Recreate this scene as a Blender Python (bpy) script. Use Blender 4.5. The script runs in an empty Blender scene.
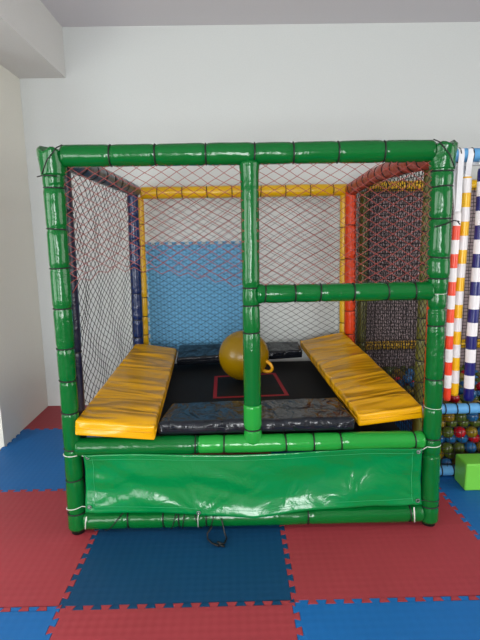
import bpy, bmesh, math, random
from mathutils import Vector, Matrix, noise
random.seed(7)
scene = bpy.context.scene
COL = scene.collection
PI = math.pi

# ------------------------------------------------------------------ materials
def s2l(c):
    return tuple((x/12.92 if x <= 0.04045 else ((x+0.055)/1.055)**2.4) for x in [v/255 for v in c]) + (1,)

def new_mat(name):
    m = bpy.data.materials.new(name); m.use_nodes = True
    nt = m.node_tree; b = nt.nodes['Principled BSDF']
    return m, nt, b

def bump_chain(nt, b, height_socket, strength, dist, prev=None):
    bp = nt.nodes.new('ShaderNodeBump'); bp.inputs['Strength'].default_value = strength
    bp.inputs['Distance'].default_value = dist
    nt.links.new(height_socket, bp.inputs['Height'])
    if prev: nt.links.new(prev, bp.inputs['Normal'])
    nt.links.new(bp.outputs['Normal'], b.inputs['Normal'])
    return bp.outputs['Normal']

def vinyl(name, rgb, rough=0.24, var=0.12, wr=0.35, scale=9.0, spec=0.5, stretch=None, dist=0.03):
    m, nt, b = new_mat(name)
    tc = nt.nodes.new('ShaderNodeTexCoord')
    n1 = nt.nodes.new('ShaderNodeTexNoise'); n1.inputs['Scale'].default_value = scale
    n1.inputs['Detail'].default_value = 4; n1.inputs['Distortion'].default_value = 0.9
    if stretch:
        mp = nt.nodes.new('ShaderNodeMapping'); mp.inputs['Scale'].default_value = stretch
        mp.inputs['Rotation'].default_value = (0, 0, .12)
        nt.links.new(tc.outputs['Object'], mp.inputs['Vector']); nt.links.new(mp.outputs['Vector'], n1.inputs['Vector'])
        n1.inputs['Detail'].default_value = 2; n1.inputs['Roughness'].default_value = .4
    else: nt.links.new(tc.outputs['Object'], n1.inputs['Vector'])
    n2 = nt.nodes.new('ShaderNodeTexNoise'); n2.inputs['Scale'].default_value = 3
    nt.links.new(tc.outputs['Object'], n2.inputs['Vector'])
    mx = nt.nodes.new('ShaderNodeMix'); mx.data_type = 'RGBA'
    c = s2l(rgb)
    mx.inputs['A'].default_value = tuple(x*(1-var) for x in c[:3])+(1,)
    mx.inputs['B'].default_value = tuple(min(1, x*(1+var)) for x in c[:3])+(1,)
    nt.links.new(n2.outputs['Fac'], mx.inputs['Factor'])
    nt.links.new(mx.outputs['Result'], b.inputs['Base Color'])
    b.inputs['Roughness'].default_value = rough
    b.inputs['Specular IOR Level'].default_value = spec
    bump_chain(nt, b, n1.outputs['Fac'], wr, dist)
    return m

def plain(name, rgb, rough=0.6, spec=0.4, grain=0.0, gscale=60, metallic=0):
    m, nt, b = new_mat(name)
    tc = nt.nodes.new('ShaderNodeTexCoord')
    n = nt.nodes.new('ShaderNodeTexNoise'); n.inputs['Scale'].default_value = gscale; n.inputs['Detail'].default_value = 3
    nt.links.new(tc.outputs['Object'], n.inputs['Vector'])
    mx = nt.nodes.new('ShaderNodeMix'); mx.data_type = 'RGBA'
    c = s2l(rgb)
    mx.inputs['A'].default_value = tuple(x*0.95 for x in c[:3])+(1,)
    mx.inputs['B'].default_value = tuple(min(1, x*1.05) for x in c[:3])+(1,)
    nt.links.new(n.outputs['Fac'], mx.inputs['Factor'])
    nt.links.new(mx.outputs['Result'], b.inputs['Base Color'])
    b.inputs['Roughness'].default_value = rough
    b.inputs['Specular IOR Level'].default_value = spec
    b.inputs['Metallic'].default_value = metallic
    if grain: bump_chain(nt, b, n.outputs['Fac'], grain, 0.01)
    return m

def foam_tile(name, rgb, scale=30.0, strength=0.5, axes=('X', 'Y'), contrast=0.0):
    """EVA foam with an embossed diagonal weave."""
    m, nt, b = new_mat(name)
    tc = nt.nodes.new('ShaderNodeTexCoord')
    sp = nt.nodes.new('ShaderNodeSeparateXYZ'); nt.links.new(tc.outputs['Object'], sp.inputs[0])
    def mth(op, a, bb):
        n = nt.nodes.new('ShaderNodeMath'); n.operation = op
        for i, v in enumerate((a, bb)):
            if v is None: continue
            if isinstance(v, (int, float)): n.inputs[i].default_value = v
            else: nt.links.new(v, n.inputs[i])
        return n.outputs[0]
    u = mth('ADD', sp.outputs[axes[0]], sp.outputs[axes[1]]); v = mth('SUBTRACT', sp.outputs[axes[0]], sp.outputs[axes[1]])
    su = mth('SINE', mth('MULTIPLY', u, scale*PI), None); sv = mth('SINE', mth('MULTIPLY', v, scale*PI), None)
    h = mth('MULTIPLY', su, sv)
    n = nt.nodes.new('ShaderNodeTexNoise'); n.inputs['Scale'].default_value = 2.2; n.inputs['Detail'].default_value = 5
    nt.links.new(tc.outputs['Object'], n.inputs['Vector'])
    fac = mth('ADD', mth('MULTIPLY', h, contrast), n.outputs['Fac'])
    mx = nt.nodes.new('ShaderNodeMix'); mx.data_type = 'RGBA'
    c = s2l(rgb)
    mx.inputs['A'].default_value = tuple(x*0.84 for x in c[:3])+(1,)
    mx.inputs['B'].default_value = tuple(min(1, x*1.16) for x in c[:3])+(1,)
    nt.links.new(fac, mx.inputs['Factor'])
    nt.links.new(mx.outputs['Result'], b.inputs['Base Color'])
    b.inputs['Roughness'].default_value = 0.6
    b.inputs['Specular IOR Level'].default_value = 0.35
    bump_chain(nt, b, h, strength, 0.004)
    return m

M = {}
M['wall'] = plain('wall_paint', (198, 201, 199), 0.75, 0.2, 0.03, 90)
M['ceiling'] = plain('ceiling_paint', (206, 204, 208), 0.85, 0.15, 0.03, 90)
M['beam'] = plain('beam_paint', (210, 209, 206), 0.8, 0.2, 0.03, 90)
M['pillar'] = plain('pillar_paint', (224, 222, 212), 0.8, 0.2, 0.03, 90)
M['slab'] = plain('floor_screed', (105, 90, 95), 0.85)
M['green'] = vinyl('green_vinyl', (3, 90, 35), 0.16, wr=.22, spec=.32)
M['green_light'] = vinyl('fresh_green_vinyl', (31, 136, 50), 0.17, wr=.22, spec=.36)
M['skirt'] = vinyl('skirt_vinyl', (0, 116, 56), 0.17, 0.1, 0.3, 6, spec=.4)
M['navy'] = vinyl('navy_vinyl', (17, 21, 46), 0.28)
M['blue'] = vinyl('blue_vinyl', (12, 34, 80), 0.25)
M['yellow'] = vinyl('yellow_vinyl', (218, 170, 0), 0.3)
M['orange'] = vinyl('orange_vinyl', (206, 58, 4), 0.36, spec=.3)
M['rust'] = vinyl('rust_vinyl', (158, 52, 24), 0.36, spec=.3)
M['olive'] = vinyl('olive_vinyl', (96, 96, 26), 0.35)
M['pad_yellow'] = vinyl('pad_yellow_vinyl', (216, 156, 2), 0.25, 0.06, 0.7, 3.0, .5, (.6, 1.9, 1), .12)
M['pad_navy'] = vinyl('pad_navy_vinyl', (22, 25, 32), 0.24, 0.15, 0.7, 5, .4, (2.2, 1.2, 1), .06)
M['tie'] = plain('black_tie', (14, 14, 16), 0.5)
M['white_cord'] = plain('white_cord', (215, 215, 205), 0.7)
M['stitch'] = plain('stitching', (40, 150, 92), 0.6)
M['net_red'] = plain('red_net_cord', (142, 66, 60), 0.8)
M['net_black'] = plain('black_net_cord', (30, 24, 26), 0.8)
M['bed'] = plain('trampoline_fabric', (13, 13, 15), 0.75, 0.25, 0.1, 250)
M['bed_red'] = plain('red_webbing', (148, 16, 30), 0.7)
M['steel'] = plain('galvanised_steel', (120, 122, 125), 0.4, 0.5, metallic=0.8)
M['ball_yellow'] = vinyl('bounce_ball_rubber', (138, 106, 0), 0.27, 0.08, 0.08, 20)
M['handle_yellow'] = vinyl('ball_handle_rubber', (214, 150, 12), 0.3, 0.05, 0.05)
M['mat_blue'] = foam_tile('wall_mat_foam', (98, 160, 200), 33, 0.9, ('X', 'Z'), 0.9)
M['tile_red'] = foam_tile('red_foam', (152, 52, 60), 26, 0.1, contrast=0.05)
M['tile_blue'] = foam_tile('blue_foam', (17, 94, 158), 26, 0.1, contrast=0.05)
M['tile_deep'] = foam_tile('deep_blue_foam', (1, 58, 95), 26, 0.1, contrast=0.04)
M['sky_rail'] = vinyl('sky_blue_vinyl', (92, 158, 208), 0.35, 0.06, 0.15)
M['pit_panel'] = plain('pit_panel_cloth', (165, 148, 150), 0.9, 0.1)
M['block'] = vinyl('lime_vinyl', (112, 196, 66), 0.35, 0.05, 0.15)
M['t_white'] = vinyl('tube_white', (226, 222, 222), 0.35, 0.03, 0.1)
M['t_red'] = vinyl('tube_red', (232, 66, 34), 0.3, 0.03, 0.1)
M['t_yellow'] = vinyl('tube_yellow', (236, 182, 16), 0.3, 0.03, 0.1)
M['t_navy'] = vinyl('tube_navy', (14, 20, 100), 0.3, 0.03, 0.1)
M['strap'] = plain('white_webbing', (226, 226, 228), 0.6)
M['frame_white'] = plain('window_frame_white', (220, 220, 220), 0.5)
for k, c in dict(red=(165, 14, 30), yellow=(126, 102, 14), blue=(28, 88, 136), green=(70, 84, 24)).items():  # ball colours darkened, the dimness inside the pit is put into them
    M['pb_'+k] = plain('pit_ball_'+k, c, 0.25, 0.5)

# ------------------------------------------------------------------ helpers
def link(name, bm, mats, parent=None, smooth=True):
    me = bpy.data.meshes.new(name)
    bmesh.ops.recalc_face_normals(bm, faces=bm.faces)
    bm.to_mesh(me); bm.free()
    for m in (mats if isinstance(mats, (list, tuple)) else [mats]): me.materials.append(m)
    if smooth:
        for p in me.polygons: p.use_smooth = True
    o = bpy.data.objects.new(name, me); COL.objects.link(o)
    if parent is not None:
        o.parent = parent
        # meshes are written in world coordinates: cancel the parent's placement
        o.matrix_parent_inverse = world_of(parent).inverted()
    return o

def world_of(o):
    m = Matrix.LocRotScale(o.location, o.rotation_euler, o.scale)
    if o.parent: m = world_of(o.parent) @ o.matrix_parent_inverse @ m
    return m

def empty(name, loc):
    o = bpy.data.objects.new(name, None); COL.objects.link(o)
    o.location = loc; o.empty_display_size = 0.1
    return o

def tag(o, label=None, cat=None, group=None, kind=None):
    if label: o['label'] = label
    if cat: o['category'] = cat
    if group: o['group'] = group
    if kind: o['kind'] = kind
    return o

def recentre(o, loc):
    """Put a top-level mesh's origin at its base."""
    loc = Vector(loc)
    o.data.transform(Matrix.Translation(-loc)); o.location = loc
    return o

def basis(d):
    d = d.normalized()
    a = Vector((0, 0, 1)) if abs(d.z) < 0.9 else Vector((0, 1, 0))
    u = d.cross(a).normalized(); v = d.cross(u).normalized()
    return u, v

def box(bm, lo, hi, mi=0):
    vs = [bm.verts.new((x, y, z)) for x in (lo[0], hi[0]) for y in (lo[1], hi[1]) for z in (lo[2], hi[2])]
    for f in ((0, 1, 3, 2), (4, 6, 7, 5), (0, 4, 5, 1), (2, 3, 7, 6), (0, 2, 6, 4), (1, 5, 7, 3)):
        bm.faces.new([vs[i] for i in f]).material_index = mi

def bevel_box(lo, hi, w, seg=3):
    bm = bmesh.new(); box(bm, lo, hi)
    bmesh.ops.bevel(bm, geom=list(bm.edges), offset=w, segments=seg, affect='EDGES', profile=0.6)
    return bm

def tube(bm, pts, r, seg=6, caps=True, closed=False, mi=0):
    pts = [Vector(p) for p in pts]; n = len(pts)
    rr = r if isinstance(r, (list, tuple)) else [r]*n
    rings = []; pu = None
    for i, p in enumerate(pts):
        if closed: d = pts[(i+1) % n]-pts[i-1]
        else: d = pts[min(i+1, n-1)]-pts[max(i-1, 0)]
        d.normalize()
        if pu is None: u, v = basis(d)
        else:
            u = (pu-d*pu.dot(d)).normalized(); v = d.cross(u)
        pu = u
        rings.append([bm.verts.new(p+(u*math.cos(2*PI*k/seg)+v*math.sin(2*PI*k/seg))*rr[i]) for k in range(seg)])
    for i in range(n if closed else n-1):
        a, b = rings[i], rings[(i+1) % n]
        for k in range(seg):
            bm.faces.new((a[k], a[(k+1) % seg], b[(k+1) % seg], b[k])).material_index = mi
    if caps and not closed:
        bm.faces.new(rings[0]).material_index = mi; bm.faces.new(rings[-1][::-1]).material_index = mi

def ring_pts(c, axis, R, tilt=0.0, n=24, ph=0.0):
    u, v = basis(axis); a = axis.normalized()
    return [c+(u*math.cos(t)+v*math.sin(t))*R+a*(math.tan(tilt)*R*math.cos(t+ph)) for t in [2*PI*k/n for k in range(n)]]

def padded(name, p0, p1, r, ties, mat, parent, bow=None, label=None, seg=22, pinch=0.11, step=0.011,
           flare=(0, 0), tie_mats=None, rough=1.0, prof=None):
    """A foam-padded pole in a vinyl sleeve, cinched by ties at the given fractions of its length."""
    p0, p1 = Vector(p0), Vector(p1); L = (p1-p0).length; ax = (p1-p0).normalized()
    u, v = basis(ax); n = max(8, int(L/step))
    ph = random.random()*50
    cen = lambda t: p0.lerp(p1, t)+(Vector(bow)*math.sin(PI*t) if bow else Vector((0, 0, 0)))
    bm = bmesh.new(); rings = []
    for i in range(n+1):
        t = i/n; s = t*L
        base = r*(1+0.012*math.sin(s*9+ph))
        gath = 0.0
        if prof:
            for (ta, fa), (tb, fb) in zip(prof, prof[1:]):
                if ta <= t <= tb: base *= fa+(fb-fa)*(t-ta)/(tb-ta)
        for k in ties:
            d = abs(s-k*L)
            base *= 1-pinch*math.exp(-(d/0.011)**1.5)
            gath = max(gath, math.exp(-d/0.035))
        for e, f in ((s, flare[0]), (L-s, flare[1])): base *= 1+f*math.exp(-e/0.03)
        e = min(s, L-s)
        if e < 0.012: base *= 0.88+0.12*math.sqrt(max(0, 1-(1-e/0.012)**2))
        ring = []
        for k in range(seg):
            a = 2*PI*k/seg
            w = noise.noise(Vector((math.cos(a)*1.3+ph, math.sin(a)*1.3, s*11)))*0.028*rough
            w += gath*0.022*rough*math.sin(5*a+ph+3*math.sin(2*a+s*4))
            ring.append(bm.verts.new(cen(t)+(u*math.cos(a)+v*math.sin(a))*base*(1+w)))
        rings.append(ring)
    for a, b in zip(rings, rings[1:]):
        for k in range(seg): bm.faces.new((a[k], a[(k+1) % seg], b[(k+1) % seg], b[k]))
    bm.faces.new(rings[0]); bm.faces.new(rings[-1][::-1])
    o = link(name, bm, mat, parent)
    if label: o['label'] = label
    for j, k in enumerate(ties):
        b2 = bmesh.new()
        d = (cen(min(1, k+.01))-cen(max(0, k-.01))).normalized()
        pf = 1
        if prof:
            for (ta, fa), (tb, fb) in zip(prof, prof[1:]):
                if ta <= k <= tb: pf = fa+(fb-fa)*(k-ta)/(tb-ta)
        tube(b2, ring_pts(cen(k), d, r*pf*(1-pinch)+0.003, random.uniform(-.09, .09), 28, random.random()*6), 0.0013 if (tie_mats or {}).get(j) else 0.0037, 6, closed=True)
        tm = (tie_mats or {}).get(j)
        to = link('tie', b2, tm or M['tie'], o)
        if tm: to['label'] = 'white cord tie'
    return o

def net(name, org, U, V, W, H, cw, ch, r, mat, parent, inside=None, jit=0.10, sag=0.0, N=None, border=True, square=False, edge=None):
    """Knotted netting: lattice of cords, one mesh. org + U*u + V*v."""
    org, U, V = Vector(org), Vector(U), Vector(V); N = N or U.cross(V)
    bm = bmesh.new(); cache = {}
    nx, ny = int(W/(cw/2)), int(H/(ch/2))
    dx, dy = W/nx, H/ny
    def P(i, j):
        if (i, j) not in cache:
            u, v = i*dx, j*dy
            q = Vector((u*3.1+org.x, v*3.1+org.z, org.y*2.0))
            e = min(1, i/2, (nx-i)/2, j/2+0.3, (ny-j)/2)
            ju = noise.noise(q)*cw*jit*4*e; jv = noise.noise(q+Vector((9, 4, 2)))*ch*jit*4*e
            ju += random.uniform(-1, 1)*cw*.03*e; jv += random.uniform(-1, 1)*ch*.03*e
            bel = math.sin(PI*u/W)*math.sin(PI*v/H)*sag+noise.noise(q*1.3)*sag*.4*e
            cache[(i, j)] = org+U*(u+ju)+V*(v+jv)+N*bel
        return cache[(i, j)]
    ok = lambda i, j: 0 <= i <= nx and 0 <= j <= ny and (inside is None or inside(i*dx, j*dy))
    for i in range(nx+1):
        for j in range(ny+1):
            if not square and (i+j) % 2: continue
            for a, b in (((1, 0), (0, 1)) if square else ((1, 1), (1, -1))):
                if ok(i, j) and ok(i+a, j+b): tube(bm, (P(i, j), P(i+a, j+b)), r, 4, caps=False)
    if edge:
        tube(bm, [org+U*u+V*v for u, v in edge], r*1.25, 5)
    return link(name, bm, mat, parent, smooth=False)

def cushion(name, tl, thick, mat, cross=0.006, nl=64, nw=26, amp=0.010, freq=8, rnd=0.015, parent=None, turn=0):
    """Soft pad. tl: top corners (front-left, front-right, back-right, back-left)."""
    FL, FR, BR, BL = [Vector(p) for p in tl]
    bm = bmesh.new(); rings = []
    # rounded rectangle profile in (u in 0..1, w in 0..1 depth)
    width = ((FR-FL).length+(BR-BL).length)/2; length = ((BL-FL).length+(BR-FR).length)/2
    prof = []
    def arc(cu, cw, a0, a1):
        for k in range(5):
            a = a0+(a1-a0)*k/4; prof.append((cu+rnd*math.cos(a), cw+rnd*math.sin(a)))
    arc(rnd, rnd, PI, 1.5*PI)
    for k in range(1, nw): prof.append((rnd+(width-2*rnd)*k/nw, 0))
    arc(width-rnd, rnd, 1.5*PI, 2*PI)
    arc(width-rnd, thick-rnd, 0, .5*PI)
    for k in range(1, nw): prof.append((width-rnd-(width-2*rnd)*k/nw, thick))
    arc(rnd, thick-rnd, .5*PI, PI)
    ph = random.random()*40
    nrm = (FR-FL).cross(BL-FL).normalized()
    stops = [0, .12, .35, .65, 1.0]
    vv = [s*rnd/length for s in stops]+[rnd/length+(1-2*rnd/length)*k/nl for k in range(1, nl)]+[1-s*rnd/length for s in stops[::-1]]
    for v in vv:
        e = min(v, 1-v)*length
        ins = 0 if e >= rnd else rnd-math.sqrt(max(0, rnd*rnd-(rnd-e)**2))
        ring = []
        for (pu, pw) in prof:
            u = min(max(pu, ins), width-ins)/width; w = min(max(pw, ins), thick-ins)
            A = FL.lerp(BL, v); B = FR.lerp(BR, v); p = A.lerp(B, u)
            topness = max(0, 1-w/(thick*.8)); side = 1
            # transverse creases: smooth swells between sharp, slanting valleys
            if turn: c1, c2 = u*width*1.2, v*length*.5
            else: c1, c2 = v*length, u*width*.45
            wob = noise.noise(Vector((c1*1.7+ph, c2*2.2, ph)))
            x1 = c1*freq+1.1*wob+1.6*c2*math.sin(ph)
            d = amp*.55*(abs(math.sin(x1*PI*.5))**.6-.7)*(.45+.9*abs(noise.noise(Vector((c1*2.1, c2*5+ph, 1.7)))))
            x2 = c1*freq*2.3-2.4*c2+1.4*noise.noise(Vector((c1*3+5, c2*4, ph)))
            d += amp*.42*(abs(math.sin(x2*PI*.5))**.7-.7)*(.2+1.3*abs(noise.noise(Vector((c1*3.3+8, c2*6, ph)))))
            d += amp*.35*noise.noise(Vector((c1*4.5, c2*3.5+ph, 2.2)))
            d *= min(1, .25+min(u, 1-u)*9)
            d *= topness
            p = p-nrm*w+nrm*d
            ring.append(bm.verts.new(p))
        rings.append(ring)
    m = len(prof)
    for a, b in zip(rings, rings[1:]):
        for k in range(m): bm.faces.new((a[k], a[(k+1) % m], b[(k+1) % m], b[k]))
    bm.faces.new(rings[0]); bm.faces.new(rings[-1][::-1])
    o = link(name, bm, mat, parent)
    # welted seam round the sides
    mid = -nrm*thick*.5
    for a, b, out in ((FL, FR, FL-BL), (FR, BR, FR-FL), (BR, BL, BL-FL), (BL, FL, FL-FR)):
        b2 = bmesh.new(); out = out.normalized()*.0005; dd = (b-a).normalized()*rnd
        tube(b2, [a+dd+mid+out, (a+b)/2+mid+out, b-dd+mid+out], .003, 6)
        link('seam', b2, mat, o)
    return o

# ------------------------------------------------------------------ room shell
XW, XB, YB, ZB, ZC = -1.78, -1.392, 2.011, 2.874, 3.267
def struct(name, lo, hi, mat):
    bm = bmesh.new(); box(bm, lo, hi)
    return tag(link(name, bm, mat, smooth=False), kind='structure')
YF, XL, XR = -5.0, -3.4, 5.0
struct('floor', (XL, YF, -0.1), (XR, YB, -0.022), M['slab'])
struct('ceiling', (XL, YF, ZC), (XR, YB, ZC+.1), M['ceiling'])
struct('wall_back', (XL, YB, -0.1), (XR, YB+.12, ZC+.1), M['wall'])
struct('wall_left', (XL, 1.116, -0.022), (XW, YB, ZB), M['pillar'])
struct('trim_1', (XL, YF, ZB), (XB, YB, ZC), M['beam'])
def pierced(name, axis, pos, th, a0, a1, holes, mat):
    """A wall with rectangular window openings: holes = (a0, a1, z0, z1), sorted, same z."""
    bm = bmesh.new()
    def bx(x0, x1, z0, z1):
        if axis == 'y': box(bm, (x0, pos-th, z0), (x1, pos, z1))
        else: box(bm, (pos-th, x0, z0), (pos, x1, z1))
    cur = a0
    for (h0, h1, z0, z1) in holes:
        bx(cur, h0, -.1, ZC+.1); bx(h0, h1, -.1, z0); bx(h0, h1, z1, ZC+.1); cur = h1
    bx(cur, a1, -.1, ZC+.1)
    return tag(link(name, bm, mat, smooth=False), kind='structure')
FW = [(-2.9, -1.5, .5, 2.2), (-0.6, 0.6, .4, 2.2)]
RW_ADDED = [(-4.6, -0.2, .4, 2.9)]  # added opening for a fill light on pillar, beam and floor
LW = [(-3.6, -0.6, .6, 2.3)]
pierced('wall_front', 'y', YF, .12, XL, XR, FW, M['wall'])
pierced('wall_right', 'x', XR+.12, .12, YF, YB, RW_ADDED, M['wall'])
pierced('wall_far_left', 'x', XL, .12, YF, 1.2, LW, M['wall'])
for i, (axis, (a0, a1, z0, z1)) in enumerate([('y', h) for h in FW]+[('x', h) for h in LW]+[('r', h) for h in RW_ADDED]):
    bm = bmesh.new()
    def fb(x0, x1, zz0, zz1):
        if axis == 'y': box(bm, (x0, YF-.09, zz0), (x1, YF-.03, zz1))
        elif axis == 'r': box(bm, (XR+.03, x0, zz0), (XR+.09, x1, zz1))
        else: box(bm, (XL-.09, x0, zz0), (XL-.03, x1, zz1))
    t = .05; mid = (a0+a1)/2
    fb(a0, a1, z0, z0+t); fb(a0, a1, z1-t, z1); fb(a0, a0+t, z0+t, z1-t); fb(a1-t, a1, z0+t, z1-t)
    fb(mid-.02, mid+.02, z0+t, z1-t)
    tag(link('window_%d' % (i+1), bm, M['frame_white'], smooth=False), kind='structure')  # the last frame belongs to the added right-hand opening

# ------------------------------------------------------------------ foam floor tiles
PITCH, AMP = 1/13, 0.0125
def seam(a, b, flat=False, flip=1):
    a, b = Vector(a), Vector(b)
    if flat: return [a]
    d = (b-a); L = d.length; d.normalize(); nrm = Vector((-d.y, d.x))*flip
    n = max(2, round(L/PITCH)); p = L/n; pts = [a]; dv = .06*p
    for k in range(n):
        s = k*p
        pts.append(a+d*(s+.25*p+dv)+nrm*AMP*(0 if k == 0 else -1))
        pts.append(a+d*(s+.25*p-dv)+nrm*AMP)
        pts.append(a+d*(s+.75*p+dv)+nrm*AMP)
        pts.append(a+d*(s+.75*p-dv)+nrm*AMP*(0 if k == n-1 else -1))
    return pts
def outline(x0, x1, y0, y1, flats=''):
    # every seam is generated in the same direction by both neighbours so that the teeth interlock
    def run(a, b, f):
        return seam(a, b, f)
    def back(a, b, f):
        s = seam(a, b, f); s = [Vector(b)]+s[1:][::-1]
        return s
    return (run((x0, y0), (x1, y0), 'S' in flats)+run((x1, y0), (x1, y1), 'E' in flats)
            + back((x0, y1), (x1, y1), 'N' in flats)+back((x0, y0), (x0, y1), 'W' in flats))
def slab(pts, to3, thick, inset=0.0016):
    n = len(pts); bm = bmesh.new()
    def off(i, dd):
        a, b, c = pts[i-1], pts[i], pts[(i+1) % n]
        n1 = Vector((-(b-a).y, (b-a).x)).normalized(); n2 = Vector((-(c-b).y, (c-b).x)).normalized()
        m = (n1+n2)
        m = m.normalized() if m.length > 1e-6 else n1
        k = max(.5, m.dot(n1))
        return b+m*(dd/k)
    lo = [bm.verts.new(to3(*off(i, .0006), 0)) for i in range(n)]
    md = [bm.verts.new(to3(*off(i, .0006), thick-.002)) for i in range(n)]
    tp = [bm.verts.new(to3(*off(i, inset), thick)) for i in range(n)]
    for a, b in ((lo, md), (md, tp)):
        for i in range(n): bm.faces.new((a[i], a[(i+1) % n], b[(i+1) % n], b[i]))
    from mathutils.geometry import tessellate_polygon
    flat = [Vector((p[0], p[1], 0)) for p in pts]
    for tri in tessellate_polygon([flat]):
        bm.faces.new([tp[i] for i in tri]); bm.faces.new([lo[i] for i in tri][::-1])
    return bm
T0, S0 = -0.78, -0.552
tiles = [  # x0,x1,y0,y1,flat,colour,label
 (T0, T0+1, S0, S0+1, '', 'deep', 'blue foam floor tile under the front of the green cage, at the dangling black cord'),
 (T0-1, T0, S0, S0+1, '', 'red', 'red foam floor tile at the foot of the left green post'),
 (T0+1, T0+2, S0, S0+1, '', 'red', 'red foam floor tile at the foot of the right green post'),
 (T0+2, T0+3, S0, S0+1, '', 'blue', 'blue foam floor tile under the lime green block at the right'),
 (T0-1, T0, S0+1, S0+2, '', 'blue', 'blue foam floor tile beside the pillar, left of the cage'),
 (T0-1+.0, T0, S0+2, YB-.001, 'NW', 'red', 'red foam floor tile cut against the back wall beside the pillar'),
 (T0, T0+1, S0+1, S0+2, '', 'red', 'red foam floor tile hidden under the left half of the cage'),
 (T0+1, T0+2, S0+1, S0+2, '', 'blue', 'blue foam floor tile under the right half of the cage and ball pit edge'),
 (T0, T0+1, S0+2, YB-.001, 'N', 'blue', 'blue foam floor tile against the back wall beneath the cage'),
 (T0+2, T0+3, S0+1, S0+2, '', 'blue', 'blue foam floor tile beneath the heap of balls'),
 (T0-1, T0, S0-1, S0, '', 'blue', 'blue foam floor tile in the bottom left corner, nearest the viewer'),
 (T0, T0+1, S0-1, S0, '', 'red', 'red foam floor tile in the foreground, in front of the blue one under the cage'),
 (T0+1, T0+2, S0-1, S0, '', 'blue', 'blue foam floor tile at the bottom right, in front of a red tile'),
 (T0+2, T0+3, S0-1, S0, '', 'red', 'red foam floor tile at the far bottom right edge'),
]
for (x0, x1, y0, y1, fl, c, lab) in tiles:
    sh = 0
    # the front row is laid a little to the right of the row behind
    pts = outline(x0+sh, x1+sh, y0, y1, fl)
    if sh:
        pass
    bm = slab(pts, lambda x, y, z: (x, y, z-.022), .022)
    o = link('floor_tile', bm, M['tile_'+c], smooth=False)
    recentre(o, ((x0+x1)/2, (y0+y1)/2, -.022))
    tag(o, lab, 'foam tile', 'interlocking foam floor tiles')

# blue mat on the back wall
pts = outline(-0.80, 0.17, 0.50, 1.487)
bm = slab(pts, lambda x, z, y: (x, YB-.001-y, z), .022)
o = link('wall_mat', bm, M['mat_blue'], smooth=False)
recentre(o, (-.315, YB-.001, .5))
tag(o, 'blue dimpled foam mat with a toothed top edge standing against the back wall', 'wall mat')

# ------------------------------------------------------------------ play cage
XLp, XRp, XC = -0.863, 1.0, 0.069
D, ZT = 1.87, 1.931
cage = empty('play_cage', (0.07, 0.93, 0))
tag(cage, 'big play cage of padded green front poles with netting and a green skirt', 'play cage')
zf = lambda z, z0, z1: (z-z0)/(z1-z0)

def yfrac(ys, y0, y1): return [(y-y0)/(y1-y0) for y in ys]
# green front frame (posts run bottom to top)
lp = padded('post', (XLp+.002, 0, 0.024), (XLp-.009, 0, 1.945), 0.0515,
       [1-t for t in yfrac([178, 216, 253, 292, 332, 365, 398, 437, 471, 508], 147, 527)], M['green'], cage, flare=(0, .08), prof=[(0, .97), (.1, .93), (.25, .84), (.45, .84), (.75, .97), (1, 1)])
rp = padded('post', (XRp, 0, 0.02), (XRp, 0, 1.945), 0.055,
       [1-t for t in yfrac([164, 178.5, 207.5, 244, 264, 279, 311, 365, 395, 428, 503], 143, 521)], M['green'], cage,
       flare=(0, .06), prof=[(0, .9), (.2, .84), (.6, .78), (.66, .86), (.69, .98), (1, 1)], tie_mats={5: M['white_cord'], 8: M['white_cord']})
cpost = padded('post', (XC, 0, 0.69), (XC, 0, 1.895), 0.044,
       [1-t for t in yfrac([285, 303, 330], 165, 407)], M['green'], cage, flare=(.05, .25))
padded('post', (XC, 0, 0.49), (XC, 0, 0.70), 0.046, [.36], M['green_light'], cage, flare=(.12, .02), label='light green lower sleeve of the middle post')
padded('rail', (XLp+.04, 0, ZT), (XRp-.045, 0, ZT), 0.051, [.13, .25, .385, .515, .62, .74, .865], M['green'], cage)
padded('rail', (XC+.03, 0, 1.266), (XRp-.03, 0, 1.266), 0.046, [.045, .215, .36, .55, .74, .9], M['green'], cage, flare=(.12, .08))
padded('rail', (XLp+.02, 0, .482), (-.21, 0, .482), 0.049, [.97], M['green'], cage)
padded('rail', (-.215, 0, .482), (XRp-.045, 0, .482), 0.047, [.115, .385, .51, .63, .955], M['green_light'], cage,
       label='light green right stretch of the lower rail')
padded('rail', (XLp+.04, 0, .071), (XRp-.04, 0, .071), 0.052, [.13, .235, .28, .36, .66, .96], M['green'], cage)
# gathered vinyl wraps over the two top corners
def corner_wrap(parent, x, sx):
    bm = bmesh.new(); seg = 22; rings = []
    for i in range(15):
        t = i/14; z = ZT-.075+t*.112
        for_r = 0.058+0.008*t
        ring = []
        for k in range(seg):
            a = 2*PI*k/seg
            w = 1+0.07*t*math.sin(4*a+1.0)+.04*math.sin(7*a+z*60)*t
            rr = for_r*w*(1 if i < 14 else .8)
            lift = (0.012*math.sin(3*a+sx)+(.014 if math.cos(a)*sx > .6 else 0))*t
            ring.append(bm.verts.new((x+rr*math.cos(a)*1.02, rr*math.sin(a), z-.012+lift)))
        rings.append(ring)
    for a, b in zip(rings, rings[1:]):
        for k in range(seg): bm.faces.new((a[k], a[(k+1) % seg], b[(k+1) % seg], b[k]))
    bm.faces.new(rings[0]); bm.faces.new(rings[-1])
    w = link('corner_wrap', bm, M['green'], parent)
    b2 = bmesh.new()
    u = -sx
    c = [Vector((x+sx*.03, -.068, ZT-.085)), Vector((x+sx*.0, -.083, ZT-.03)), Vector((x+u*.045, -.07, ZT+.028)), Vector((x+u*.064, -.045, ZT+.044))]
    tube(b2, c, .003, 6)
    link('tie', b2, M['tie'], parent)
corner_wrap(lp, XLp-.006, -1); corner_wrap(rp, XRp, 1)
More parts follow.
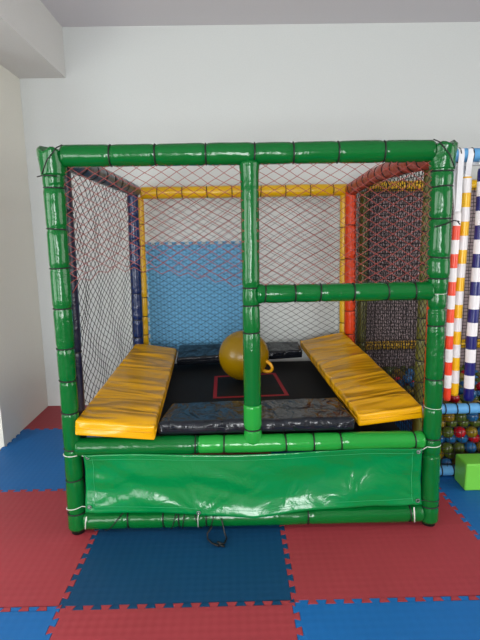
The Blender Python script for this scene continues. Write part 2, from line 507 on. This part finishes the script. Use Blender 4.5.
for par, x in ((lp, XLp+.002), (rp, XRp)):
    bm = bmesh.new(); tube(bm, [(x, 0, .0005), (x, 0, .06)], .034, 16)
    link('foot', bm, M['tie'], par)['label'] = 'black pole foot'
# blue left frame
padded('post', (XLp+.0, .11, .03), (XLp+.0, .11, 1.9), .040, [.12, .3, .5, .7, .88], M['navy'], cage, label='dark blue padded post')
padded('post', (XLp+.012, D-.11, .02), (XLp+.012, D-.11, 1.9), .046, [.16, .36, .44, .56, .68, .8, .9], M['blue'], cage, label='blue padded post')
padded('rail', (XLp+.02, .07, ZT), (XLp+.02, D-.04, ZT), .05, [.14, .26, .38, .5, .62, .74, .86], M['navy'], cage, label='dark blue padded top rail')
padded('rail', (XLp, .15, .22), (XLp, D-.04, .22), .045, [.3, .6], M['navy'], cage, label='dark blue padded lower rail')
# yellow back frame
padded('rail', (XLp+.06, D+.02, ZT-.015), (XRp-.02, D+.02, ZT-.015), .05, [.08, .2, .32, .44, .58, .7, .82, .93], M['yellow'], cage, label='yellow padded top rail')
padded('post', (XLp+.046, D+.025, .02), (XLp+.046, D+.025, 1.88), .034, [.36, .45, .54, .66, .78, .88], M['yellow'], cage, label='yellow padded post')
padded('post', (XRp-.045, D+.025, .02), (XRp-.045, D+.025, 1.88), .034, [.4, .55, .7, .85], M['yellow'], cage, label='yellow padded post')
padded('rail', (XLp+.06, D+.02, .22), (XRp-.02, D+.02, .22), .045, [.25, .5, .75], M['yellow'], cage, label='yellow padded lower rail')
# orange right frame
padded('post', (XRp+.022, .115, .02), (XRp+.022, .115, 1.9), .025, [.2, .35, .5, .65, .8], M['orange'], cage, label='orange padded post')
padded('post', (XRp-.005, D-.06, .02), (XRp-.005, D-.06, 1.9), .046, [.35, .46, .55, .7, .85], M['orange'], cage, label='orange padded post')
padded('rail', (XRp-.0, .07, ZT-.02), (XRp, D-.04, ZT-.02), .052, [.08, .16, .24, .33, .42, .51, .6, .69, .78, .87, .95], M['rust'], cage,
       bow=(0, 0, .035), label='rust red padded top rail bowed upward')
padded('rail', (XRp+.01, .15, .22), (XRp+.01, D-.04, .22), .045, [.3, .6], M['orange'], cage, label='orange padded lower rail')

# netting
def front_low(x):   # lower hem of the torn red net (left opening only)
    ks = [(-.80, 1.335), (-.72, 1.36), (-.618, 1.405), (-.458, 1.393), (-.302, 1.378), (-.13, 1.345), (.03, 1.305)]
    for (a, za), (b, zb) in zip(ks, ks[1:]):
        if a <= x <= b: return za+(zb-za)*(x-a)/(b-a)
    return 1.3
NX0, NZ0 = XLp+.045, 1.29
def inside_front(u, v):
    x, z = NX0+u, NZ0+v
    if x > XC: return True
    return z >= front_low(x)
hem = [(x-NX0, front_low(x)-NZ0+.012*(1 if k % 2 else -1)) for k, x in enumerate([-.81+.044*i for i in range(20)])]
n = net('netting', (NX0, -.012, NZ0), (1, 0, 0), (0, 0, 1), XRp-.045-NX0, 1.895-NZ0, .077, .045, .0014, M['net_red'], cage,
        inside=inside_front, jit=.07, sag=.02)
n['label'] = 'dull red netting across the front, ragged along its lower edge'
bm = bmesh.new(); tube(bm, [Vector((NX0+u, -.012+.006*math.sin(u*20), NZ0+v)) for u, v in hem], .0017, 5)
link('cord', bm, M['net_red'], n)
n = net('netting', (XLp-.005, .12, .50), (0, 1, 0), (0, 0, 1), D-.24, 1.40, .094, .057, .0020, M['net_black'], cage, jit=.10, sag=-.05)
n['label'] = 'black netting on the left side'
n = net('netting', (XLp+.09, D+.045, .50), (1, 0, 0), (0, 0, 1), XRp-XLp-.15, 1.41, .088, .053, .0015, M['net_black'], cage, jit=.07, sag=.02)
n['label'] = 'black netting across the back'
n = net('netting', (XRp+.015, .12, .50), (0, 1, 0), (0, 0, 1), D-.2, 1.42, .07, .05, .0019, M['net_black'], cage, jit=.10, sag=.03)
n['label'] = 'black netting on the right side'

# green vinyl skirt hung in front of the lower opening
SX0, SX1 = -.797, .935
def skirt_pt(u, w):
    """u across 0..1, w down 0..1"""
    x = SX0+(SX1-SX0)*u
    ztop = .452+.007*math.sin(u*9+.4)-.006*math.sin(PI*u)
    kz = [(0, .146), (.17, .140), (.33, .128), (.42, .110), (.5, .099), (.58, .112), (.68, .138), (.85, .146), (1, .150)]
    zb = .14
    for (a, za), (b, zb_) in zip(kz, kz[1:]):
        if a <= u <= b: zb = za+(zb_-za)*(u-a)/(b-a)
    z = ztop+(zb-ztop)*w
    e = math.sin(PI*min(max(w, 0), 1))
    y = -.036-.018*w+.022*e
    # diagonal drag folds and a soft billow
    y -= .020*e*math.sin(PI*u)*(.4+.6*math.sin(u*7.5-1+w*1.6))
    y += .016*noise.noise(Vector((u*4.2+w*1.3, w*1.9-u*2, 3.1)))*(0.35+e)
    y += .010*noise.noise(Vector((u*11-w*3, w*4, 8.7)))*(.3+.7*w)
    y -= .012*math.exp(-((u-.335)/.05)**2)*w*w*w
    for uu, ww in ((.0, .0), (0, .93), (1, 0), (1, .95), (.335, 1)):
        d = math.hypot((u-uu)*1.73, (w-ww)*.31)
        y += .006*math.sin(14*math.atan2((w-ww)*.31, (u-uu)*1.73+1e-6))*math.exp(-d/.07)*min(1, d/.02)
    return Vector((x, y-.012, z))
bm = bmesh.new(); NU, NW = 130, 30
grid = [[bm.verts.new(skirt_pt(i/NU, j/NW)) for i in range(NU+1)] for j in range(NW+1)]
for j in range(NW):
    for i in range(NU): bm.faces.new((grid[j][i], grid[j][i+1], grid[j+1][i+1], grid[j+1][i]))
skirt = link('vinyl_skirt', bm, M['skirt'], cage)
skirt['label'] = 'wrinkled glossy green vinyl skirt'
sm = skirt.modifiers.new('thick', 'SOLIDIFY'); sm.thickness = .003; sm.offset = 1
for (pts) in ([(u/60, .09) for u in range(1, 60)], [(u/60, .90) for u in range(1, 60)], [(.025, w/20) for w in range(1, 20)], [(.972, w/20) for w in range(1, 20)]):
    bm = bmesh.new(); tube(bm, [skirt_pt(*p)+Vector((0, -.0015, 0)) for p in pts], .001, 5)
    link('stitching', bm, M['stitch'], skirt)
def eyelet(u, w, target=None, mat='white_cord'):
    p = skirt_pt(u, w)+Vector((0, -.004, 0))
    bm = bmesh.new(); tube(bm, ring_pts(p, Vector((0, 1, 0)), .0085), .0028, 6, closed=True)
    link('eyelet', bm, M['steel'], skirt)
    if target:
        bm = bmesh.new(); tube(bm, [p]+[Vector(t) for t in target], .002, 6)
        c = link('cord', bm, M[mat], skirt)
        c['label'] = 'white tying cord' if mat == 'white_cord' else 'black tying cord'
def around(x, z0, z1, r, a0, a1, n=12):
    return [(x+r*math.cos(a0+(a1-a0)*k/n), r*math.sin(a0+(a1-a0)*k/n), z0+(z1-z0)*k/n) for k in range(n+1)]
eyelet(.012, .04, around(XLp, .450, .448, .047, -.6, -3.9))
eyelet(.012, .90, around(XLp, .165, .135, .050, -.7, -3.9))
eyelet(.988, .05, around(XRp, .455, .46, .046, -2.4, -.6))
eyelet(.988, .93, around(XRp, .155, .150, .049, -2.4, .2), 'tie')
eyelet(.335, .96, [(-.222, -.068, .10), (-.223, -.056, .045)])
for (pts) in ([(-.79, -.075, .13), (-.80, -.066, .09), (-.805, -.058, .05)], [(.895, -.066, .135), (.90, -.063, .09), (.905, -.056, .045)]):
    bm = bmesh.new(); tube(bm, pts, .003, 6); c = link('cord', bm, M['white_cord'], skirt); c['label'] = 'white tying cord'
# slack black cord wound round the bottom rail and ending on the floor
def rail_wind(x0, x1):
    return [(x0+(x1-x0)*k/14, .058*math.cos(PI*.2+PI*1.0*k/14-PI*1.2), .055+.058*math.sin(PI*.75+PI*.75*k/14)) for k in range(15)]
brail = [o for o in cage.children if o.name.startswith('rail')][4]
for x0, x1 in ((-.33, -.37), (-.29, -.31), (-.25, -.205), (-.13, -.17), (-.6, -.72)):
    bm = bmesh.new()
    pts = [(x0+(x1-x0)*k/12, -.058*math.sin(PI*(.08+.84*k/12)), .071+.057*math.cos(PI*(.08+.84*k/12))) for k in range(13)]
    tube(bm, pts, .0028, 5); link('cord', bm, M['tie'], brail)
bm = bmesh.new()
tube(bm, [(-.150, -.062, .05), (-.175, -.075, .02), (-.172, -.10, .005), (-.150, -.135, .005), (-.125, -.155, .006), (-.105, -.16, .012), (-.085, -.14, .006), (-.075, -.10, .005), (-.085, -.08, .02), (-.095, -.062, .06), (-.10, -.06, .09)], .0045, 6)
for c in ((-.125, -.16, .010), (-.108, -.152, .016), (-.098, -.165, .010)):
    tube(bm, ring_pts(Vector(c), Vector((.4, .5, .8)), .012, n=10), .005, 5, closed=True)
c = link('cord', bm, M['tie'], brail); c['label'] = 'slack black cord looped on the floor'
# stray cord end at the right post and at the left
bm = bmesh.new(); tube(bm, [(.95, -.055, 1.575), (1.0, -.062, 1.588), (1.045, -.05, 1.605), (1.075, -.045, 1.60)], .003, 5)
tube(bm, [(1.062, -.05, 1.603), (1.075, -.055, 1.585)], .003, 5); link('cord', bm, M['tie'], rp)
bm = bmesh.new(); tube(bm, [(XLp-.068, -.045, 1.835), (XLp-.03, -.062, 1.84), (XLp+.03, -.062, 1.835)], .003, 5); link('cord', bm, M['tie'], lp)

# the frame leans inward a little towards the top
def lean(o):
    for c in o.children:
        for v in c.data.vertices: v.co.x = XC+(v.co.x-XC)*(1.014-.030*v.co.z/1.93)
        lean(c)
lean(cage)

# ------------------------------------------------------------------ trampoline and pads
TZ = .455
tr = empty('trampoline', (.1, .95, 0))
tag(tr, 'black trampoline with a red square stitched on its bed, inside the cage', 'trampoline')
bm = bevel_box((-.77, .09, TZ-.008), (.91, 1.75, TZ), .003, 2)
link('jumping_bed', bm, M['bed'], tr)
bm = bmesh.new()
q = [(-.172, .80), (.352, .83), (.305, 1.39), (-.182, 1.33)]; w = .026
cxy = Vector((.08, 1.08))
ou = [Vector(p) for p in q]; inn = [p+(cxy-p).normalized()*w*1.41 for p in ou]
vs = [[bm.verts.new((p.x, p.y, z)) for p in L] for L in (ou, inn) for z in (TZ, TZ+.002)]
for i in range(4):
    j = (i+1) % 4
    bm.faces.new((vs[1][i], vs[1][j], vs[3][j], vs[3][i])); bm.faces.new((vs[0][i], vs[0][j], vs[1][j], vs[1][i]))
    bm.faces.new((vs[2][i], vs[2][j], vs[3][j], vs[3][i])); bm.faces.new((vs[0][i], vs[0][j], vs[2][j], vs[2][i]))
t_ = link('target_square', bm, M['bed_red'], tr, smooth=False); t_['label'] = 'red square outline'
bm = bmesh.new()
fr = [(-.74, .12), (.88, .12), (.88, 1.76), (-.74, 1.76)]
for a, b in zip(fr, fr[1:]+fr[:1]): tube(bm, [(*a, TZ-.032), (*b, TZ-.032)], .022, 10)
link('steel_frame', bm, M['steel'], tr)
for x, y in fr:
    bm = bmesh.new(); tube(bm, [(x, y, TZ-.04), (x, y, 0.001)], .02, 10); link('leg', bm, M['steel'], tr)
G = 'vinyl pads round the trampoline'
p = cushion('safety_pad', [(-.425, -.01, .612), (.605, .0, .612), (.60, .42, .582), (-.405, .40, .572)], .074, M['pad_navy'], nl=50, nw=90, amp=.012, freq=3.2, turn=1, rnd=.027)
tag(p, 'dark navy vinyl pad lying along the front edge of the trampoline', 'safety pad', G)
p = cushion('safety_pad', [(-.495, 1.50, .566), (.555, 1.62, .585), (.545, 1.83, .615), (-.505, 1.80, .612)], .072, M['pad_navy'], nl=30, nw=60, amp=.005, freq=2.5, turn=1)
tag(p, 'dark navy vinyl pad at the back of the trampoline, behind the yellow ball', 'safety pad', G)
p = cushion('safety_pad', [(-.828, -.055, .652), (-.424, -.055, .616), (-.522, 1.76, .586), (-.878, 1.76, .642)], .086, M['pad_yellow'], nl=130, nw=34, amp=.034, freq=6)
tag(p, 'yellow vinyl pad along the left side of the trampoline, beside the black side net', 'safety pad', G)
p = cushion('safety_pad', [(.628, .06, .606), (.972, .05, .650), (.942, 1.80, .700), (.556, 1.82, .628)], .074, M['pad_yellow'], nl=130, nw=34, amp=.034, freq=6)
tag(p, 'yellow vinyl pad along the right side of the trampoline, tilted up against the orange posts', 'safety pad', G)

# yellow bouncing ball with a handle
hb = empty('hopper_ball', (.05, 1.19, TZ))
tag(hb, 'yellow rubber bouncing ball with a loop handle, sitting on the black trampoline', 'bouncing ball')
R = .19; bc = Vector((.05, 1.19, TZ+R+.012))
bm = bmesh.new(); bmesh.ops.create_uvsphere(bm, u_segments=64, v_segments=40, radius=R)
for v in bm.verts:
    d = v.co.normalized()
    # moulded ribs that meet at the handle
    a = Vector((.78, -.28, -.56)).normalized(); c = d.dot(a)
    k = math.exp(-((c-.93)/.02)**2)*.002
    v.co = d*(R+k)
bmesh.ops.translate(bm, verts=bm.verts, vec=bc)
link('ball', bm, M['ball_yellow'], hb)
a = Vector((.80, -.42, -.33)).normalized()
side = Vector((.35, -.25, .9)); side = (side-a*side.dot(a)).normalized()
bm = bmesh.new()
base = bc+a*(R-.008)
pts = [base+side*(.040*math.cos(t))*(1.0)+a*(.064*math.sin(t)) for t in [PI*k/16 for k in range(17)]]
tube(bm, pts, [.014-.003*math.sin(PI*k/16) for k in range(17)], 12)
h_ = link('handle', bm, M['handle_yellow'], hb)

# ------------------------------------------------------------------ ball pit at the right
PX0, PX1, PY0, PY1 = 1.125, 2.75, .52, 1.90
pit = empty('ball_pit', (1.9, 1.2, 0))
tag(pit, 'netted ball pit with sky blue rails standing right of the green cage', 'ball pit')
for z, r in ((1.985, .038), (.452, .033), (.036, .033)):
    padded('rail', (PX0-.02, PY0, z), (PX1, PY0, z), r, [.07, .115, .16, .205, .25, .3, .35, .4, .5, .6, .7, .8, .9], M['sky_rail'], pit, pinch=.04, rough=.4, seg=18, label='sky blue padded rail')
padded('post', (PX0+.008, PY0+.01, .02), (PX0+.008, PY0+.01, 1.94), .03, [.25, .32, .39, .46, .53, .6, .7, .8, .9], M['olive'], pit, label='olive padded post')
padded('post', (PX0+.0, PY1, .02), (PX0+.0, PY1, 1.9), .045, [.3, .5, .7, .9], M['olive'], pit, label='olive padded post')
padded('post', (PX1, PY0, .02), (PX1, PY0, 1.98), .038, [.3, .5, .7], M['sky_rail'], pit, label='sky blue padded post')
padded('post', (PX1, PY1, .02), (PX1, PY1, 1.98), .04, [.3, .5, .7], M['yellow'], pit, label='yellow padded post')
padded('rail', (PX0+.02, PY1, 1.94), (PX1, PY1, 1.94), .045, [.1, .2, .3, .4, .5, .6, .7, .8, .9], M['yellow'], pit, label='yellow padded rail')
padded('rail', (PX0+.02, PY1, .547), (PX1, PY1, .547), .04, [.1, .2, .3, .4, .5, .6, .7, .8, .9], M['yellow'], pit, label='yellow padded rail')
bm = bmesh.new(); box(bm, (PX0+.03, PY1+.05, .01), (PX1, PY1+.058, 1.90))
bp_ = link('back_screen', bm, M['pit_panel'], pit, smooth=False); bp_['label'] = 'grey brown cloth screen'
n = net('netting', (PX0+.03, PY1-.05, .03), (1, 0, 0), (0, 0, 1), PX1-PX0-.06, 1.88, .07, .06, .0026, M['net_black'], pit, jit=.05, square=True)
n['label'] = 'black square-mesh netting across the back'
n = net('netting', (PX0, PY0+.05, .03), (0, 1, 0), (0, 0, 1), PY1-PY0-.1, 1.9, .09, .08, .0022, M['net_black'], pit, jit=.08, square=True)
n['label'] = 'black square-mesh netting on the side next to the cage'
n = net('netting', (PX0+.02, PY0-.012, .05), (1, 0, 0), (0, 0, 1), PX1-PX0-.06, .39, .075, .07, .0016, M['net_black'], pit, jit=.04, square=True)
n['label'] = 'black square-mesh netting below the front rail'

# balls, each an object of its own
br = .0385
bm = bmesh.new(); bmesh.ops.create_uvsphere(bm, u_segments=20, v_segments=12, radius=br)
for f in bm.faces: f.smooth = True
proto = bpy.data.meshes.new('pit_ball'); bm.to_mesh(proto); bm.free()
pms = {}
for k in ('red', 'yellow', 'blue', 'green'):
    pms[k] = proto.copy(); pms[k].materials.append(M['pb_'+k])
cols = ['red', 'yellow', 'blue', 'green']
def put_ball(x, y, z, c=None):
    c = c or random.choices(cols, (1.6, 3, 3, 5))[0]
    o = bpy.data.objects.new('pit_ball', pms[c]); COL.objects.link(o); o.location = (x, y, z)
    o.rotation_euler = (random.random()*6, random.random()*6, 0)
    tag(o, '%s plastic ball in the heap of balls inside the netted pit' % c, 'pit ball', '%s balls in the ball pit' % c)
dxy = br*2+.001
layers = 7; hz = br*1.42
nb = 0
for L in range(layers):
    offx = (br if L % 2 else 0); offy = (br if L % 2 else 0)
    z = br+.001+L*hz
    for j in range(15):
        for i in range(11):
            x = PX0+.085+offx+i*dxy; y = PY0+.085+offy+j*dxy
            if y > PY1-.10 or x > PX0+.92: continue
            front = j < 2
            top = L >= layers-1
            lim = .42+.0*y
            if not (front or top): continue
            if top and random.random() < .12: continue
            if front and not top and i > 8: continue
            c = None
            if j == 0 and x < PX0+.45:
                for (cx, cz, cc) in ((1.444, .243, 'red'), (1.525, .19, 'red'), (1.34, .11, 'yellow'), (1.49, .36, 'blue'), (1.334, .18, 'blue')):
                    if abs(x-cx) < .0395 and abs(z-cz) < .028: c = cc
                if c is None: c = random.choices(cols, (0, 3, 1, 6))[0]
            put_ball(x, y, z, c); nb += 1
# a few loose ones lying on the heap
z = br+.001+layers*hz
for i, j, c in ((1, 1, 'green'), (3, 2, 'red'), (4, 0, 'yellow'), (5, 3, 'blue'), (2, 5, 'red'), (1, 8, 'blue'), (3, 9, 'red'), (0, 11, 'green'), (5, 7, 'yellow'), (7, 5, 'red'), (6, 10, 'blue'), (4, 12, 'red'), (2, 10, 'blue')):
    offx = br if layers % 2 else 0
    x, y = PX0+.085+offx+i*dxy, PY0+.085+offx+j*dxy
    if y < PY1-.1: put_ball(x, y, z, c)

# striped tubes hanging from the blue top rail
def hanging_tube(x, y, z0, z1, r, colour, word, side_label, strap_drop):
    t = empty('hanging_tube', (x, y, z0))
    tag(t, side_label, 'foam tube', 'striped foam tubes hung from the ball pit rail')
    H = z1-z0; seg = 20; sl = .081; bm = bmesh.new(); rings = []
    zs = [0]
    rows = []
    n = int(H/sl)+1
    for k in range(n):
        a, b = z0+k*sl, min(z1, z0+(k+1)*sl)
        for q in range(4): rows.append((a+(b-a)*q/4, k % 2))
    rows.append((z1, 0))
    for (z, mi) in rows:
        e = min(z-z0, z1-z); rr = r*(1 if e > .008 else .86+.14*math.sqrt(max(0, 1-(1-e/.008)**2)))
        rings.append([bm.verts.new((x+rr*math.cos(2*PI*k/seg)+.004*math.sin(z*5+x*9), y+rr*math.sin(2*PI*k/seg), z)) for k in range(seg)])
    for i, (a, b) in enumerate(zip(rings, rings[1:])):
        for k in range(seg):
            f = bm.faces.new((a[k], a[(k+1) % seg], b[(k+1) % seg], b[k])); f.material_index = rows[i][1]
    bm.faces.new(rings[0]).material_index = 0; bm.faces.new(rings[-1]).material_index = 1
    link('sleeve', bm, [M[colour], M['t_white']], t)
    # strap looped over the rail
    bm = bmesh.new(); w = .016
    path = [(y-.004, z1-.03), (y-.012, z1+.02), (PY0-.043, 1.93), (PY0-.043, 1.985), (PY0-.03, 2.015), (PY0, 2.027), (PY0+.03, 2.015), (PY0+.043, 1.985), (PY0+.043, 1.93), (y+.012, z1+.02), (y+.004, z1-.03)]
    prev = None
    for (yy, zz) in path:
        xo = x+.020*max(0, (zz-z1))/max(.05, 2.0-z1)
        c4 = [bm.verts.new((xo-w, yy, zz)), bm.verts.new((xo+w, yy, zz))]
        if prev: bm.faces.new((prev[0], prev[1], c4[1], c4[0]))
        prev = c4
    s = link('strap', bm, M['strap'], t, smooth=False)
    m_ = s.modifiers.new('thick', 'SOLIDIFY'); m_.thickness = .004
    s['label'] = 'white webbing strap'
hanging_tube(1.276, .455, .532, 1.665, .0215, 't_red', 'red', 'red and white striped foam tube hanging right beside the green post', .2)
hanging_tube(1.331, .48, .555, 1.86, .026, 't_yellow', 'yellow', 'yellow and white striped foam tube hanging between the red and the navy one', .1)
hanging_tube(1.407, .445, .532, 1.90, .030, 't_navy', 'navy', 'navy and white striped foam tube, thickest of the three hanging ones', .1)

# lime green soft block
bm = bevel_box((1.36, .318, .001), (1.86, .468, .175), .012, 3)
for v in bm.verts: v.co += Vector((noise.noise(v.co*7), noise.noise(v.co*7+Vector((3, 3, 3))), 0))*.003
blk = link('foam_block', bm, M['block'])
for p_ in blk.data.polygons: p_.use_smooth = True
blk.modifiers.new('wn', 'WEIGHTED_NORMAL')
recentre(blk, (1.61, .39, .001))
tag(blk, 'lime green soft vinyl block on the floor in front of the ball pit', 'foam block')

# ------------------------------------------------------------------ light
def area(name, loc, rot, sx, sy, power, col=(1, 1, 1)):
    l = bpy.data.lights.new(name, 'AREA'); l.shape = 'RECTANGLE'; l.size = sx; l.size_y = sy
    l.energy = power; l.color = col
    o = bpy.data.objects.new(name, l); COL.objects.link(o); o.location = loc; o.rotation_euler = rot
    return o
E1 = 61
for i, (a0, a1, z0, z1) in enumerate(FW):
    area('window_daylight', ((a0+a1)/2, YF-.15, (z0+z1)/2), (PI/2, 0, 0), a1-a0, z1-z0, (E1*.6, E1*1.4)[i]*(a1-a0)*(z1-z0), (.97, .99, 1))
for (a0, a1, z0, z1) in LW:
    area('window_daylight', (XL-.15, (a0+a1)/2, (z0+z1)/2), (PI/2, 0, -PI/2), a1-a0, z1-z0, 22*(a1-a0)*(z1-z0), (.95, 1, .95))
for (a0, a1, z0, z1) in RW_ADDED:
    area('window_daylight', (XR+.15, (a0+a1)/2, (z0+z1)/2), (PI/2, 0, PI/2), a1-a0, z1-z0, 14*(a1-a0)*(z1-z0), (1, .99, .95))  # added fill from the right, lifts pillar and beam; no such source known
w = bpy.data.worlds.new('World'); scene.world = w; w.use_nodes = True
w.node_tree.nodes['Background'].inputs['Color'].default_value = (.9, .95, 1, 1)
w.node_tree.nodes['Background'].inputs['Strength'].default_value = .6

# ------------------------------------------------------------------ camera
pitch, roll, yaw = math.radians(9.917), math.radians(-.971), math.radians(.648)
cy, sy = math.cos(yaw), math.sin(yaw); cp, sp = math.cos(pitch), math.sin(pitch); cr, sr = math.cos(roll), math.sin(roll)
r = Vector((cy, -sy, 0)); f0 = Vector((sy, cy, 0))
fw = f0*cp+Vector((0, 0, -sp)); up = f0*sp+Vector((0, 0, cp))
r2 = r*cr+up*sr; up2 = up*cr-r*sr
cam = bpy.data.cameras.new('camera'); co = bpy.data.objects.new('camera', cam); COL.objects.link(co)
co.matrix_world = Matrix(((r2.x, up2.x, -fw.x, -.015), (r2.y, up2.y, -fw.y, -2.409), (r2.z, up2.z, -fw.z, 1.557), (0, 0, 0, 1)))
cam.sensor_fit = 'VERTICAL'; cam.sensor_height = 36; cam.sensor_width = 27; cam.lens = 490/640*36
cam.clip_start = .05
scene.camera = co

vs_ = scene.view_settings
vs_.view_transform = 'Standard'; vs_.look = 'None'; vs_.gamma = 1; vs_.use_curve_mapping = False
vs_.exposure = 0.0
